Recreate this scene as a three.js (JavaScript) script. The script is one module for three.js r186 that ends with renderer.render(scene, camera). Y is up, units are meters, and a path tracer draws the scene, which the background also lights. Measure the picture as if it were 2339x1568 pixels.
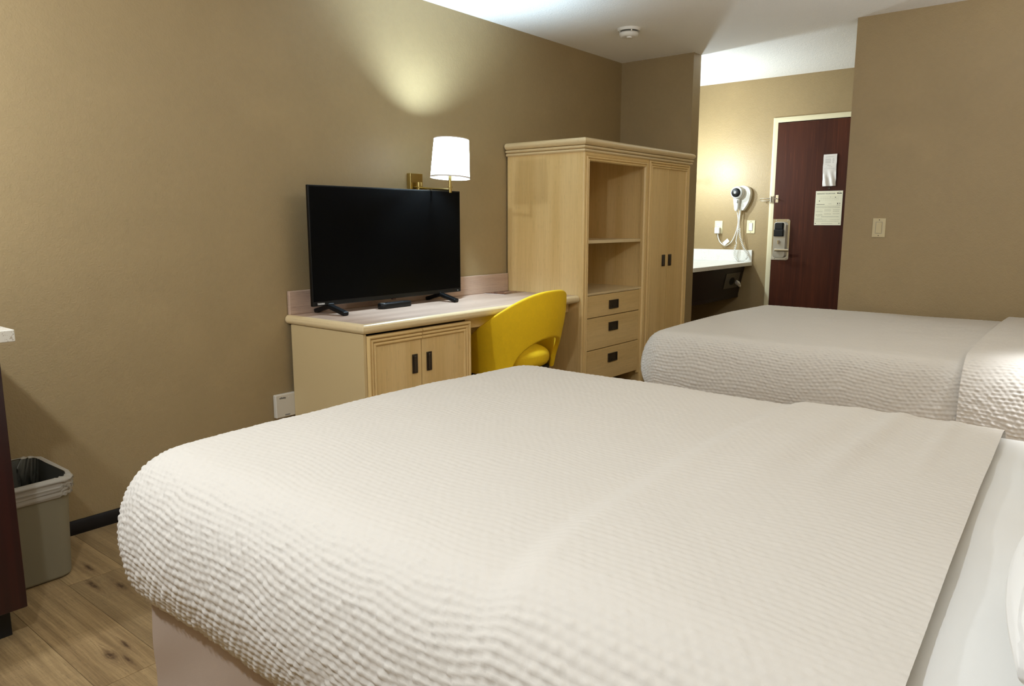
import * as THREE from 'three';
import { RoundedBoxGeometry } from 'three/addons/geometries/RoundedBoxGeometry.js';
import { mergeGeometries, toCreasedNormals } from 'three/addons/utils/BufferGeometryUtils.js';
import { FontLoader } from 'three/addons/loaders/FontLoader.js';
import { TextGeometry } from 'three/addons/geometries/TextGeometry.js';

// ---------------------------------------------------------------- camera, exposure, light levels
const scene = new THREE.Scene();
scene.background = new THREE.Color(0x000000);
const camera = new THREE.PerspectiveCamera(49.63, 2339 / 1568, 0.05, 40);
camera.position.set(0, 1.232, 3.12);
{
  const pit = 0.1622, yaw = 0.6805;
  camera.lookAt(Math.cos(yaw) * Math.cos(pit), 1.232 - Math.sin(pit), 3.12 - Math.sin(yaw) * Math.cos(pit));
}
const renderer = new THREE.WebGLRenderer({ antialias: true });
renderer.toneMapping = THREE.LinearToneMapping;
renderer.toneMappingExposure = 0.115;
renderer.shadowMap.enabled = true;
const LIGHT = {            // candela, colour of each lamp (the lamps themselves are built further down)
  sconce: [50, 0xcae8ff], bedside: [52, 0xeef5ff], bedsideFar: [68, 0xeef5ff], pendant: [36, 0xeaf4ff], pendantCounter: [41, 0xeaf4ff], vanity: [21, 0xe2f4ff],
};

// ---------------------------------------------------------------- helpers
const V = (x, y, z) => new THREE.Vector3(x, y, z);
const PI = Math.PI;
let seed = 12345;
const rnd = () => { seed = (seed * 1664525 + 1013904223) >>> 0; return seed / 4294967296; };
const clamp = (v, a, b) => Math.min(b, Math.max(a, v));
const sstep = (a, b, v) => { const t = clamp((v - a) / (b - a), 0, 1); return t * t * (3 - 2 * t); };
const hash = (x, y, s = 0) => { let h = (Math.imul(x | 0, 374761393) + Math.imul(y | 0, 668265263) + Math.imul(s | 0, 974634777)) | 0; h = Math.imul(h ^ (h >>> 13), 1274126177); return ((h ^ (h >>> 16)) >>> 0) / 4294967296; };
function noise(x, y, px = 1e6, py = 1e6, s = 0) {       // value noise, period px, py
  const xi = Math.floor(x), yi = Math.floor(y), fx = x - xi, fy = y - yi;
  const u = fx * fx * (3 - 2 * fx), v = fy * fy * (3 - 2 * fy);
  const m = (a, p) => ((a % p) + p) % p;
  const a = hash(m(xi, px), m(yi, py), s), b = hash(m(xi + 1, px), m(yi, py), s), c = hash(m(xi, px), m(yi + 1, py), s), d = hash(m(xi + 1, px), m(yi + 1, py), s);
  return a + (b - a) * u + (c - a) * v + (a - b - c + d) * u * v;
}
const names = new Map();
function numbered(n) { const k = names.get(n) || 0; names.set(n, k + 1); return k ? `${n}_${String(k).padStart(3, '0')}` : n; }
function shade(o) { o.traverse(m => { if (m.isMesh) { m.castShadow = true; m.receiveShadow = true; } }); return o; }
function thing(name, label, category, pos = [0, 0, 0], turn = 0, group) {
  const o = new THREE.Group(); o.name = numbered(name); o.position.set(...pos); o.rotation.y = turn;
  o.userData = { label, category }; if (group) o.userData.group = group;
  scene.add(o); return o;
}
function prep(g) { g = g.index ? g.toNonIndexed() : g; for (const k of Object.keys(g.attributes)) if (!['position', 'normal', 'uv'].includes(k)) g.deleteAttribute(k); if (!g.attributes.uv) g.setAttribute('uv', new THREE.Float32BufferAttribute(new Float32Array(g.attributes.position.count * 2), 2)); g.morphAttributes = {}; return g; }
function meshOf(name, geoms, mat) {
  geoms = Array.isArray(geoms) ? geoms : [geoms];
  const g = geoms.length === 1 ? geoms[0] : mergeGeometries(geoms.map(prep));
  const m = new THREE.Mesh(g, mat); m.name = name; m.castShadow = m.receiveShadow = true; return m;
}
function part(parent, name, geoms, mat, label) { const m = meshOf(name, geoms, mat); if (label) m.userData.label = label; parent.add(m); return m; }
function single(name, geoms, mat, label, category, group) { const m = meshOf(numbered(name), geoms, mat); m.userData = { label, category }; if (group) m.userData.group = group; scene.add(m); return m; }
function struct(name, geoms, mat, label, category) { const m = meshOf(name, geoms, mat); m.userData = { kind: 'structure', label, category }; scene.add(m); return m; }
// uv in metres, v along the grain axis
function uvm(g, grain = 'y', ou = 0, ov = 0) {
  g = g.index ? g.toNonIndexed() : g;
  const p = g.attributes.position, n = g.attributes.normal, uv = new Float32Array(p.count * 2);
  for (let i = 0; i < p.count; i++) {
    const P = { x: p.getX(i), y: p.getY(i), z: p.getZ(i) }, ax = Math.abs(n.getX(i)), ay = Math.abs(n.getY(i)), az = Math.abs(n.getZ(i));
    const dom = ax >= ay && ax >= az ? 'x' : ay >= az ? 'y' : 'z';
    const rest = ['x', 'y', 'z'].filter(k => k !== dom);
    const vv = rest.includes(grain) ? grain : rest[1], uu = rest.find(k => k !== vv);
    uv[2 * i] = P[uu] + ou; uv[2 * i + 1] = P[vv] + ov;
  }
  g.setAttribute('uv', new THREE.BufferAttribute(uv, 2)); return g;
}
const bx = (x0, x1, y0, y1, z0, z1, grain = 'y') => uvm(new THREE.BoxGeometry(x1 - x0, y1 - y0, z1 - z0).translate((x0 + x1) / 2, (y0 + y1) / 2, (z0 + z1) / 2), grain);
const rb = (x0, x1, y0, y1, z0, z1, r = 0.003, grain = 'y', seg = 2) => uvm(new RoundedBoxGeometry(x1 - x0, y1 - y0, z1 - z0, seg, Math.min(r, (x1 - x0) / 2.01, (y1 - y0) / 2.01, (z1 - z0) / 2.01)).translate((x0 + x1) / 2, (y0 + y1) / 2, (z0 + z1) / 2), grain);
function rod(a, b, r0, r1 = r0, seg = 16) {
  const d = b.clone().sub(a), g = new THREE.CylinderGeometry(r1, r0, d.length(), seg, 1);
  g.applyQuaternion(new THREE.Quaternion().setFromUnitVectors(V(0, 1, 0), d.clone().normalize()));
  const c = a.clone().add(b).multiplyScalar(0.5); return g.translate(c.x, c.y, c.z);
}
const tube = (pts, r, n = 64, seg = 8) => new THREE.TubeGeometry(new THREE.CatmullRomCurve3(pts), n, r, seg);
// a profile (w, d) swept along L, ends mitred by w * mA and w * mB
function strip(prof, o, L, W, D, len, mA = 0, mB = 0) {
  const A = prof.map(([w, d]) => o.clone().addScaledVector(L, w * mA).addScaledVector(W, w).addScaledVector(D, d));
  const B = prof.map(([w, d]) => o.clone().addScaledVector(L, len + w * mB).addScaledVector(W, w).addScaledVector(D, d));
  const pos = [], uv = []; const n = prof.length; let s = 0;
  const push = (p, u, v) => { pos.push(p.x, p.y, p.z); uv.push(u, v); };
  for (let i = 0; i < n; i++) {
    const j = (i + 1) % n, ds = A[i].distanceTo(A[j]);
    for (const [p, u, v] of [[A[i], s, 0], [B[i], s, len], [B[j], s + ds, len], [A[i], s, 0], [B[j], s + ds, len], [A[j], s + ds, 0]]) push(p, u, v);
    s += ds;
  }
  const tri = THREE.ShapeUtils.triangulateShape(prof.map(([w, d]) => new THREE.Vector2(w, d)), []);
  for (const t of tri) { for (const k of t) push(A[k], ...prof[k]); for (const k of t) push(B[k], ...prof[k]); }
  const g = new THREE.BufferGeometry();
  g.setAttribute('position', new THREE.Float32BufferAttribute(pos, 3)); g.setAttribute('uv', new THREE.Float32BufferAttribute(uv, 2));
  g.computeVertexNormals(); return toCreasedNormals(g, 0.7);
}
function reedProfile(reeds, base) {       // reeds: [centre, radius, relief]; base: [w0, w1]
  const p = [[base[0], -0.004]];
  for (const [c, r, h] of reeds) for (let k = 0; k <= 8; k++) p.push([c - r * Math.cos(PI * k / 8), h * Math.sin(PI * k / 8)]);
  p.push([base[1], -0.004]); return p;
}
function bull(o0, r, y0, y1, n = 10) {     // half-round nose: outward o0..o0+r, between heights y0, y1 ((w outward, d up))
  const p = [[o0, y0]]; const c = (y0 + y1) / 2, h = (y1 - y0) / 2;
  for (let k = 0; k <= n; k++) { const t = -PI / 2 + PI * k / n; p.push([o0 + 0.002 + r * Math.cos(t), c + h * Math.sin(t)]); }
  p.push([o0, y1]); return p;
}

// ---------------------------------------------------------------- textures
function dataTex(w, h, f, rep, srgb = true) {
  const d = new Uint8Array(w * h * 4);
  for (let y = 0; y < h; y++) for (let x = 0; x < w; x++) {
    const c = f((x + 0.5) / w, (y + 0.5) / h), i = 4 * (y * w + x);
    if (typeof c === 'number') d[i] = d[i + 1] = d[i + 2] = clamp(c * 255, 0, 255);
    else for (let k = 0; k < 3; k++) d[i + k] = clamp(c[k], 0, 255);
    d[i + 3] = 255;
  }
  const t = new THREE.DataTexture(d, w, h); t.wrapS = t.wrapT = THREE.RepeatWrapping; t.magFilter = THREE.LinearFilter; t.minFilter = THREE.LinearMipmapLinearFilter; t.generateMipmaps = true;
  if (srgb) t.colorSpace = THREE.SRGBColorSpace;
  if (rep) t.repeat.set(1 / rep[0], 1 / rep[1]);
  t.needsUpdate = true; return t;
}
function canvasTex(w, h, draw) { const c = document.createElement('canvas'); c.width = w; c.height = h; draw(c.getContext('2d'), w, h); const t = new THREE.CanvasTexture(c); t.colorSpace = THREE.SRGBColorSpace; return t; }
const lerp3 = (a, b, t) => [0, 1, 2].map(k => a[k] + (b[k] - a[k]) * t);
const maple = (c0, c1, s, amp = 1) => dataTex(512, 512, (u, v) => {
  const broad = noise(u * 9, v * 2, 9, 2, s), mid = noise(u * 40, v * 3, 40, 3, s + 1), fine = noise(u * 170, v * 9, 170, 9, s + 2), fleck = noise(u * 240, v * 40, 240, 40, s + 3);
  const t = 0.62 * broad + 0.17 * mid + 0.16 * fine;
  const c = lerp3(c0, c1, clamp((t - 0.2) / 0.6, 0, 1)); const k = 1 - amp * (0.035 * (fleck > 0.8 ? 1 : 0) + 0.02 * fine); return c.map(v => v * k);
}, [0.6, 1.2]);
const T = {};
T.maple = maple([238, 207, 147], [222, 187, 123], 3);
T.mapleEdge = maple([238, 216, 172], [226, 200, 150], 13);
T.mapleDesk = maple([208, 180, 158], [184, 155, 134], 23, 1.6);
T.plaster = dataTex(512, 512, (u, v) => 0.3 + 0.4 * noise(u * 110, v * 110, 110, 110, 40) + 0.22 * noise(u * 45, v * 45, 45, 45, 41) + 0.1 * noise(u * 230, v * 230, 230, 230, 42), [0.45, 0.45], false);
T.wallTone = dataTex(256, 256, (u, v) => { const k = 0.975 + 0.05 * noise(u * 6, v * 6, 6, 6, 44) * noise(u * 17, v * 17, 17, 17, 45) + 0.02 * noise(u * 120, v * 120, 120, 120, 46); return [155 * k, 134 * k, 97 * k]; }, [2.1, 2.1]);
T.doorWood = dataTex(512, 1024, (u, v) => {
  const w = 0.03 * noise(u * 6, v * 3, 6, 3, 60), g = noise((u + w) * 46, v * 5, 46, 5, 61), f = noise(u * 190, v * 14, 190, 14, 62), b = noise(u * 5, v * 3, 5, 3, 63);
  const t = clamp(0.36 * g + 0.2 * f + 0.7 * b - 0.15, 0, 1); const k = f > 0.82 ? 1.1 : 1;
  return lerp3([42, 18, 10], [78, 39, 22], t).map(c => c * k);
}, [0.9, 2.06]);
T.redWood = dataTex(256, 512, (u, v) => { const t = 0.6 * noise(u * 30, v * 3, 30, 3, 70) + 0.4 * noise(u * 90, v * 8, 90, 8, 71); return lerp3([34, 9, 9], [56, 18, 15], t); }, [0.6, 1.2]);
T.quartz = dataTex(256, 256, (u, v) => { const n = noise(u * 90, v * 90, 90, 90, 80), m = noise(u * 128, v * 128, 128, 128, 81); let c = [226, 221, 208]; if (n > 0.8) c = [178, 164, 146]; if (m > 0.9) c = [120, 108, 96]; return c; }, [0.25, 0.25]);
T.vanityTop = dataTex(128, 128, (u, v) => { const n = noise(u * 60, v * 60, 60, 60, 84); return n > 0.82 ? [228, 226, 216] : [243, 242, 236]; }, [0.3, 0.3]);
T.weave = dataTex(256, 256, (u, v) => 0.5 + 0.22 * Math.sin(u * PI * 2 * 64) * Math.sin(v * PI * 2 * 64) + 0.25 * (noise(u * 100, v * 100, 100, 100, 90) - 0.5), [0.06, 0.06], false);
T.velvet = dataTex(256, 256, (u, v) => { const n = 0.95 + 0.035 * noise(u * 20, v * 20, 20, 20, 95) * noise(u * 90, v * 90, 90, 90, 96) + 0.03 * noise(u * 128, v * 128, 128, 128, 97); return [240 * n, 196 * n, 4 * n]; }, [0.4, 0.4]);
// oak planks, one picture per plank: [knot u, v, size] list
function oak(s, knots, tone) {
  return dataTex(192, 1024, (u, v) => {
    let x = u * 0.1825, z = v * 1.22, pull = 0, dark = 0;
    for (const [ku, kv, kr, kx = 0.3] of knots) {
      const dx = (x - ku * 0.1825), dz = (z - kv * 1.22) * kx, d = Math.hypot(dx, dz);
      pull += Math.sign(dx || 1) * kr * Math.exp(-d * d / (kr * kr * 5)) * 0.9;
      dark += Math.exp(-d * d / (kr * kr * 0.5)) * (0.1 + 0.9 * noise(x * 260, z * 90, 1e6, 1e6, s + 9)) + 0.25 * Math.exp(-d * d / (kr * kr * 3)) * noise(x * 90, z * 40, 1e6, 1e6, s + 4);
      dark += 0.35 * Math.exp(-dx * dx / (kr * kr * 0.25)) * Math.exp(-dz * dz / (kr * kr * 8)) * noise(x * 200, z * 60, 1e6, 1e6, s + 8);
    }
    const xx = x - pull + 0.006 * noise(x * 20, z * 3, 1e6, 1e6, s + 5);
    const bands = noise(xx * 60, z * 1.3, 1e6, 1e6, s), g = noise(xx * 330, z * 9, 1e6, 1e6, s + 1), f = noise(xx * 900, z * 26, 1e6, 1e6, s + 2), broad = noise(x * 8, z * 2.4, 1e6, 1e6, s + 3);
    const t = clamp(0.42 * bands + 0.3 * g + 0.2 * f + 0.35 * broad - 0.15, 0, 1);
    let c = lerp3([186, 156, 110], [112, 88, 57], t).map(k => k * tone); const saw = noise(x * 12, z * 420, 1e6, 1e6, s + 6); c = c.map(k => k * (0.97 + 0.05 * saw) * (f < 0.16 ? 0.86 : 1));
    return lerp3(c, [66, 45, 27], clamp(dark * 1.25, 0, 0.88));
  });
}
const oakSets = [
  oak(100, [], 0.98), oak(110, [[0.35, 0.2, 0.012]], 0.93), oak(120, [[0.5, 0.8875, 0.016, 0.55], [0.78, 0.865, 0.008], [0.62, 0.94, 0.007], [0.6, 0.3, 0.01]], 1.03),
  oak(130, [[0.3, 0.045, 0.013], [0.62, 0.115, 0.012], [0.3, 0.62, 0.012]], 0.92), oak(140, [[0.55, 0.93, 0.011], [0.35, 0.3, 0.01]], 1.0),
];

// ---------------------------------------------------------------- materials
const std = (o) => new THREE.MeshStandardMaterial({ side: THREE.DoubleSide, ...o });
const phy = (o) => new THREE.MeshPhysicalMaterial({ side: THREE.DoubleSide, ...o });
const M = {
  wall: phy({ map: T.wallTone, roughness: 0.46, bumpMap: T.plaster, bumpScale: 0.0012, specularIntensity: 0.7 }),
  ceiling: std({ color: 0xf8f5ee, roughness: 0.85, bumpMap: T.plaster, bumpScale: 0.0035 }),
  base: phy({ color: 0x150f0b, roughness: 0.6, specularIntensity: 0.4 }),
  maple: phy({ map: T.maple, roughness: 0.42, clearcoat: 0.15, clearcoatRoughness: 0.3 }),
  mapleEdge: phy({ map: T.mapleEdge, roughness: 0.33, clearcoat: 0.25, clearcoatRoughness: 0.25 }),
  laminate: phy({ map: T.mapleDesk, roughness: 0.4 }),
  painted: std({ color: 0xd0b888, roughness: 0.5 }),
  dark: std({ color: 0x0b0a09, roughness: 0.6 }),
  bronze: std({ color: 0x4a4136, roughness: 0.38, metalness: 0.75 }),
  tvBody: phy({ color: 0x050505, roughness: 0.35, specularIntensity: 0.5 }),
  tvScreen: phy({ color: 0x020202, roughness: 0.3, specularIntensity: 0.12 }),
  rubber: phy({ color: 0x080808, roughness: 0.45, specularIntensity: 0.5 }),
  brass: std({ color: 0xb9a467, roughness: 0.22, metalness: 1 }),
  shade: phy({ color: 0xfcfbfa, roughness: 1, transmission: 0.78, thickness: 0 }),
  hem: std({ color: 0xe9dfd6, roughness: 0.9 }),
  velvet: phy({ map: T.velvet, roughness: 0.85, sheen: 0.5, sheenRoughness: 0.5, sheenColor: new THREE.Color(0xffe060), bumpMap: T.weave, bumpScale: 0.0004 }),
  cover: std({ color: 0xdbd4c9, roughness: 0.92, bumpMap: T.weave, bumpScale: 0.0004 }),
  sheet: std({ color: 0xf2f0ea, roughness: 0.9, bumpMap: T.weave, bumpScale: 0.0002 }),
  skirt: std({ color: 0xbca896, roughness: 0.9, bumpMap: T.weave, bumpScale: 0.0006 }),
  redWood: phy({ map: T.redWood, roughness: 0.4 }),
  quartz: phy({ map: T.quartz, roughness: 0.25 }),
  vanity: phy({ map: T.vanityTop, roughness: 0.3 }),
  bin: std({ color: 0x80775f, roughness: 0.55 }),
  liner: phy({ color: 0xc4bdae, roughness: 0.5, transmission: 0.25, thickness: 0 }),
  shadedBag: phy({ color: 0x4b4a42, roughness: 0.3 }),  // same liner inside the bin, the shade in there put into a darker colour
  door: phy({ map: T.doorWood, roughness: 0.55, specularIntensity: 0.3 }),
  frame: std({ color: 0xe6dcb8, roughness: 0.4 }),
  steel: std({ color: 0xb9b5ab, roughness: 0.32, metalness: 0.9 }),
  chrome: std({ color: 0xd9d6d0, roughness: 0.15, metalness: 1 }),
  white: std({ color: 0xf0efe9, roughness: 0.4 }),
  ivory: std({ color: 0xe6ddb4, roughness: 0.4 }),
  switchTan: std({ color: 0xcdbd94, roughness: 0.45 }),
  detector: std({ color: 0xeae5da, roughness: 0.5 }),
  valance: phy({ map: T.redWood, color: 0x9a8a80, roughness: 0.45 }),
  grey: std({ color: 0x8f8d88, roughness: 0.6 }),
  box: std({ color: 0xd6cfc0, roughness: 0.5 }),
  paper: std({ color: 0xf1eee6, roughness: 0.8 }),
  bulb: std({ color: 0xffffff, emissive: 0xf4f8ff, emissiveIntensity: 30 }),
  glowGlass: std({ color: 0xf8f2e6, roughness: 0.5, emissive: 0xf4f8ff, emissiveIntensity: 9 }),
};
function plastered(g) { return g; }

// ---------------------------------------------------------------- room shell
const H = 2.44, XF = 5.203, XFT = 0.122, ZS = 0.6, XD = 6.505, XR = 4.967, ZR = 1.77, ZH = 3.62, XB = -2.3;
{
  const fl = new THREE.Group(); fl.name = 'floor'; fl.userData = { kind: 'structure', label: 'oak plank flooring with brown knots', category: 'floor' }; scene.add(fl);
  part(fl, 'subfloor', bx(XB - 0.1, XD + 0.1, -0.12, -0.012, -0.1, ZH + 0.1), std({ color: 0x2a2119, roughness: 0.9 }));
  const mats = oakSets.map(t => phy({ map: t, roughness: 0.46, bumpMap: t, bumpScale: 0.0004 }));
  const w = 0.1825, len = 1.22, cache = new Map();
  const k0 = Math.floor((XB - 0.89) / w), k1 = Math.ceil((XD - 0.89) / w);
  for (let k = k0; k < k1; k++) {
    let x0 = Math.max(XB, 0.89 + k * w), x1 = Math.min(XD, 0.89 + (k + 1) * w);
    let z0 = k === 0 ? 0.445 : k === -1 ? 1.127 : k === -2 ? 0.626 : hash(k, 7) * len; z0 -= Math.ceil(z0 / len) * len;
    for (let i = 0, z = z0; z < ZH; z += len, i++) {
      const a = Math.max(z, 0), b = Math.min(z + len, ZH); if (b - a < 0.02) continue;
      const key = `${(x1 - x0).toFixed(3)}|${(a - z).toFixed(3)}|${(b - z).toFixed(3)}`;
      let g = cache.get(key);
      if (!g) {
        const wd = x1 - x0 - 0.0012, L = b - a - 0.0012, bev = 0.0012;
        g = new THREE.BoxGeometry(wd, 0.012, L); const p = g.attributes.position, n = g.attributes.normal, uv = g.attributes.uv;
        for (let q = 0; q < p.count; q++) uv.setXY(q, (p.getX(q) + wd / 2) / w, (p.getZ(q) + L / 2 + a - z) / len);
        cache.set(key, g);
      }
      let v = Math.floor(hash(k, i, 3) * 5);
      if (k === -1 && z < 0) v = 2; if (k === 0 && Math.abs(z - 0.445) < 0.01) v = 3; if (k === 0 && z < 0) v = 4; if (k === -2 && z > 0.5 && z < 0.7) v = 0;
      const m = part(fl, 'plank', g, mats[v]); m.position.set((x0 + x1) / 2, -0.006, (a + b) / 2);
    }
  }
  struct('ceiling', bx(XB - 0.1, XD + 0.1, H, H + 0.12, -0.1, ZH + 0.1), M.ceiling, 'off-white stippled ceiling', 'ceiling');
  struct('wall_left', bx(XB - 0.1, XD + 0.1, 0, H, -0.1, 0), M.wall, 'long taupe wall behind the television', 'wall');
  struct('wall_partition', bx(XF, XF + XFT, 0, H, 0, ZS), M.wall, 'short taupe partition wall beside the wardrobe', 'wall');
  struct('wall_right', bx(XR, XR + 0.12, 0, H, ZR, ZH), M.wall, 'taupe wall with a single light switch beside the bed by the wardrobe', 'wall');
  struct('wall_hall', bx(XR + 0.12, XD, 0, H, ZR, ZR + 0.12), M.wall, 'taupe wall along the entry passage', 'wall');
  const DZ0 = 0.735, DZ1 = 1.715, DT = 2.10;
  struct('wall_far', [bx(XD, XD + 0.1, 0, H, -0.1, DZ0), bx(XD, XD + 0.1, DT, H, DZ0, DZ1), bx(XD, XD + 0.1, 0, H, DZ1, ZH + 0.1)], M.wall, 'taupe entry wall around the dark door', 'wall');
  struct('wall_head', bx(XB - 0.1, XD + 0.1, 0, H, ZH, ZH + 0.1), M.wall, 'taupe wall behind the bed heads', 'wall');
  struct('wall_back', bx(XB - 0.1, XB, 0, H, 0, ZH), M.wall, 'taupe end wall behind the kitchenette', 'wall');
  const bbp = (h) => [[0, 0], [0.012, 0], [0.012, h - 0.008], [0.006, h], [0, h]];
  struct('baseboard_left', strip(bbp(0.056), V(0.72, 0, 0), V(1, 0, 0), V(0, 0, 1), V(0, 1, 0), 1.386), M.base, 'black-brown baseboard under the taupe wall', 'baseboard');
  struct('baseboard_right', strip(bbp(0.056), V(XR, 0, ZR), V(0, 0, 1), V(-1, 0, 0), V(0, 1, 0), ZH - ZR), M.base, 'black-brown baseboard beside the bed by the wardrobe', 'baseboard');
  struct('baseboard_far', strip(bbp(0.056), V(XD, 0, 0), V(0, 0, 1), V(-1, 0, 0), V(0, 1, 0), DZ0 - 0.005), M.base, 'black-brown baseboard under the vanity', 'baseboard');
  // entry door and frame
  const fr = struct('trim_1', [
    strip([[-0.03, -0.1], [0.0, -0.1], [0.0, 0.012], [-0.03, 0.018], [-0.04, 0.014], [-0.04, -0.005], [-0.03, -0.005]], V(XD, 0, 0.775), V(0, 1, 0), V(0, 0, 1), V(-1, 0, 0), 2.062, 0, -1),
    strip([[-0.03, -0.1], [0.0, -0.1], [0.0, 0.012], [-0.03, 0.018], [-0.04, 0.014], [-0.04, -0.005], [-0.03, -0.005]], V(XD, 0, 1.675), V(0, 1, 0), V(0, 0, -1), V(-1, 0, 0), 2.062, 0, -1),
    strip([[-0.03, -0.1], [0.0, -0.1], [0.0, 0.012], [-0.03, 0.018], [-0.04, 0.014], [-0.04, -0.005], [-0.03, -0.005]], V(XD, 2.062, 0.775), V(0, 0, 1), V(0, -1, 0), V(-1, 0, 0), 0.9, 1, -1),
  ], M.frame, 'cream painted frame around the entry door', 'door frame');
  const door = new THREE.Group(); door.name = 'door_1'; door.userData = { kind: 'structure', label: 'dark reddish-brown wooden entry door', category: 'door' }; door.position.set(XD - 0.018, 0.006, 0.779); scene.add(door);
  part(door, 'door_panel', rb(0, 0.045, 0, 2.05, 0, 0.892, 0.002, 'y'), M.door);
  const ls = new THREE.Group(); ls.name = 'lockset'; ls.userData.label = 'brushed steel lock plate with black card reader and lever'; door.add(ls);
  // local: x towards the room is negative; z from the door edge
  const plate = new THREE.Shape(); { const w = 0.148, h = 0.348, r = 0.02; plate.moveTo(0, 0); plate.lineTo(w - r, 0); plate.absarc(w - r, r, r, -PI / 2, 0); plate.lineTo(w, h - r); plate.absarc(w - r, h - r, r, 0, PI / 2); plate.lineTo(0, h); }
  const toWall = (g, y, z, x) => g.rotateY(-PI / 2).translate(x, y, z);    // shape x -> +z, y -> y, extrude -> -x
  part(ls, 'backplate', toWall(new THREE.ExtrudeGeometry(plate, { depth: 0.003, bevelEnabled: true, bevelSize: 0.001, bevelThickness: 0.001, bevelSegments: 2 }), 0.898, 0.0, 0), M.chrome);
  const cs = new THREE.Shape(); { const w = 0.098, h = 0.30, r = 0.024; cs.moveTo(r, 0); cs.lineTo(w - r, 0); cs.absarc(w - r, r, r, -PI / 2, 0); cs.lineTo(w, h - r); cs.absarc(w - r, h - r, r, 0, PI / 2); cs.lineTo(r, h); cs.absarc(r, h - r, r, PI / 2, PI); cs.lineTo(0, r); cs.absarc(r, r, r, PI, 1.5 * PI); }
  part(ls, 'lock_case', toWall(new THREE.ExtrudeGeometry(cs, { depth: 0.026, bevelEnabled: true, bevelSize: 0.003, bevelThickness: 0.003, bevelSegments: 3 }), 0.92, 0.023, -0.004), M.steel);
  part(ls, 'card_reader', [rb(-0.055, -0.03, 1.1, 1.16, 0.028, 0.108, 0.006), rb(-0.05, -0.03, 1.155, 1.218, 0.031, 0.105, 0.014, 'y', 4)], M.rubber);
  part(ls, 'thumb_turn', [rod(V(-0.03, 1.058, 0.07), V(-0.042, 1.058, 0.07), 0.012), rb(-0.055, -0.04, 1.035, 1.07, 0.064, 0.076, 0.003)], M.chrome);
  const lev = part(ls, 'lever', [rod(V(-0.03, 0.985, 0.058), V(-0.07, 0.985, 0.058), 0.013), rb(-0.08, -0.062, 0.974, 0.996, 0.046, 0.175, 0.007, 'y', 3)], M.chrome);
  for (const [y, z] of [[0.91, 0.03], [0.91, 0.132], [1.235, 0.03], [1.235, 0.132]]) part(ls, 'screw', new THREE.SphereGeometry(0.0045, 8, 6).scale(0.5, 1, 1).translate(-0.005, y, z), M.steel);
  part(door, 'latch_strike', [rb(-0.004, 0, 1.387, 1.452, 0.01, 0.036, 0.002), rod(V(-0.003, 1.42, 0.022), V(-0.03, 1.42, 0.022), 0.0035), new THREE.SphereGeometry(0.006, 10, 8).translate(-0.033, 1.42, 0.022)], M.chrome, 'small chrome latch plate with ball');
  part(door, 'peephole', [new THREE.TorusGeometry(0.007, 0.0025, 8, 18).rotateY(PI / 2).translate(-0.002, 1.497, 0.447), new THREE.CylinderGeometry(0.006, 0.006, 0.002, 14).rotateZ(PI / 2).translate(-0.0015, 1.497, 0.447)], M.bronze);
  const lg = thing('security_latch', 'chrome swing-bar security latch on the door frame', 'latch', [XD - 0.018, 1.42, 0.757]);
  part(lg, 'hinge_plate', [rb(-0.004, 0, -0.032, 0.032, -0.016, 0.012, 0.003)], M.chrome);
  part(lg, 'knuckle', [rod(V(-0.012, -0.026, -0.004), V(-0.012, 0.026, -0.004), 0.007), rb(-0.012, -0.002, 0.012, 0.024, -0.01, 0.006, 0.002), rb(-0.012, -0.002, -0.024, -0.012, -0.01, 0.006, 0.002)], M.steel);
  part(lg, 'swing_bar', tube([V(-0.012, 0.009, 0), V(-0.02, 0.009, -0.03), V(-0.022, 0.009, -0.085), V(-0.022, 0.0, -0.097), V(-0.022, -0.009, -0.085), V(-0.02, -0.009, -0.03), V(-0.012, -0.009, 0)], 0.0038, 60, 8), M.chrome);
}

// ---------------------------------------------------------------- beds
function resample(pts, n) {
  const c = new THREE.CatmullRomCurve3(pts.map(([a, b]) => V(a, b, 0)), false, 'centripetal'); const len = c.getLength();
  return { len, pts: c.getSpacedPoints(n).map(p => [p.x, p.y]), n };
}
const at = (R, t) => { const f = clamp(t, 0, 1) * R.n, i = Math.min(R.n - 1, Math.floor(f)), k = f - i; return [R.pts[i][0] + (R.pts[i + 1][0] - R.pts[i][0]) * k, R.pts[i][1] + (R.pts[i + 1][1] - R.pts[i][1]) * k]; };
const sideProf = resample([[0, 0], [0.06, 0.008], [0.12, 0.035], [0.165, 0.08], [0.19, 0.14], [0.2, 0.2], [0.197, 0.25], [0.18, 0.305], [0.155, 0.34]], 60);
const footProf = resample([[0, 0], [0.06, 0.008], [0.12, 0.035], [0.165, 0.08], [0.192, 0.14], [0.2, 0.2], [0.185, 0.25], [0.13, 0.305], [0.06, 0.335]], 60);
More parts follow.
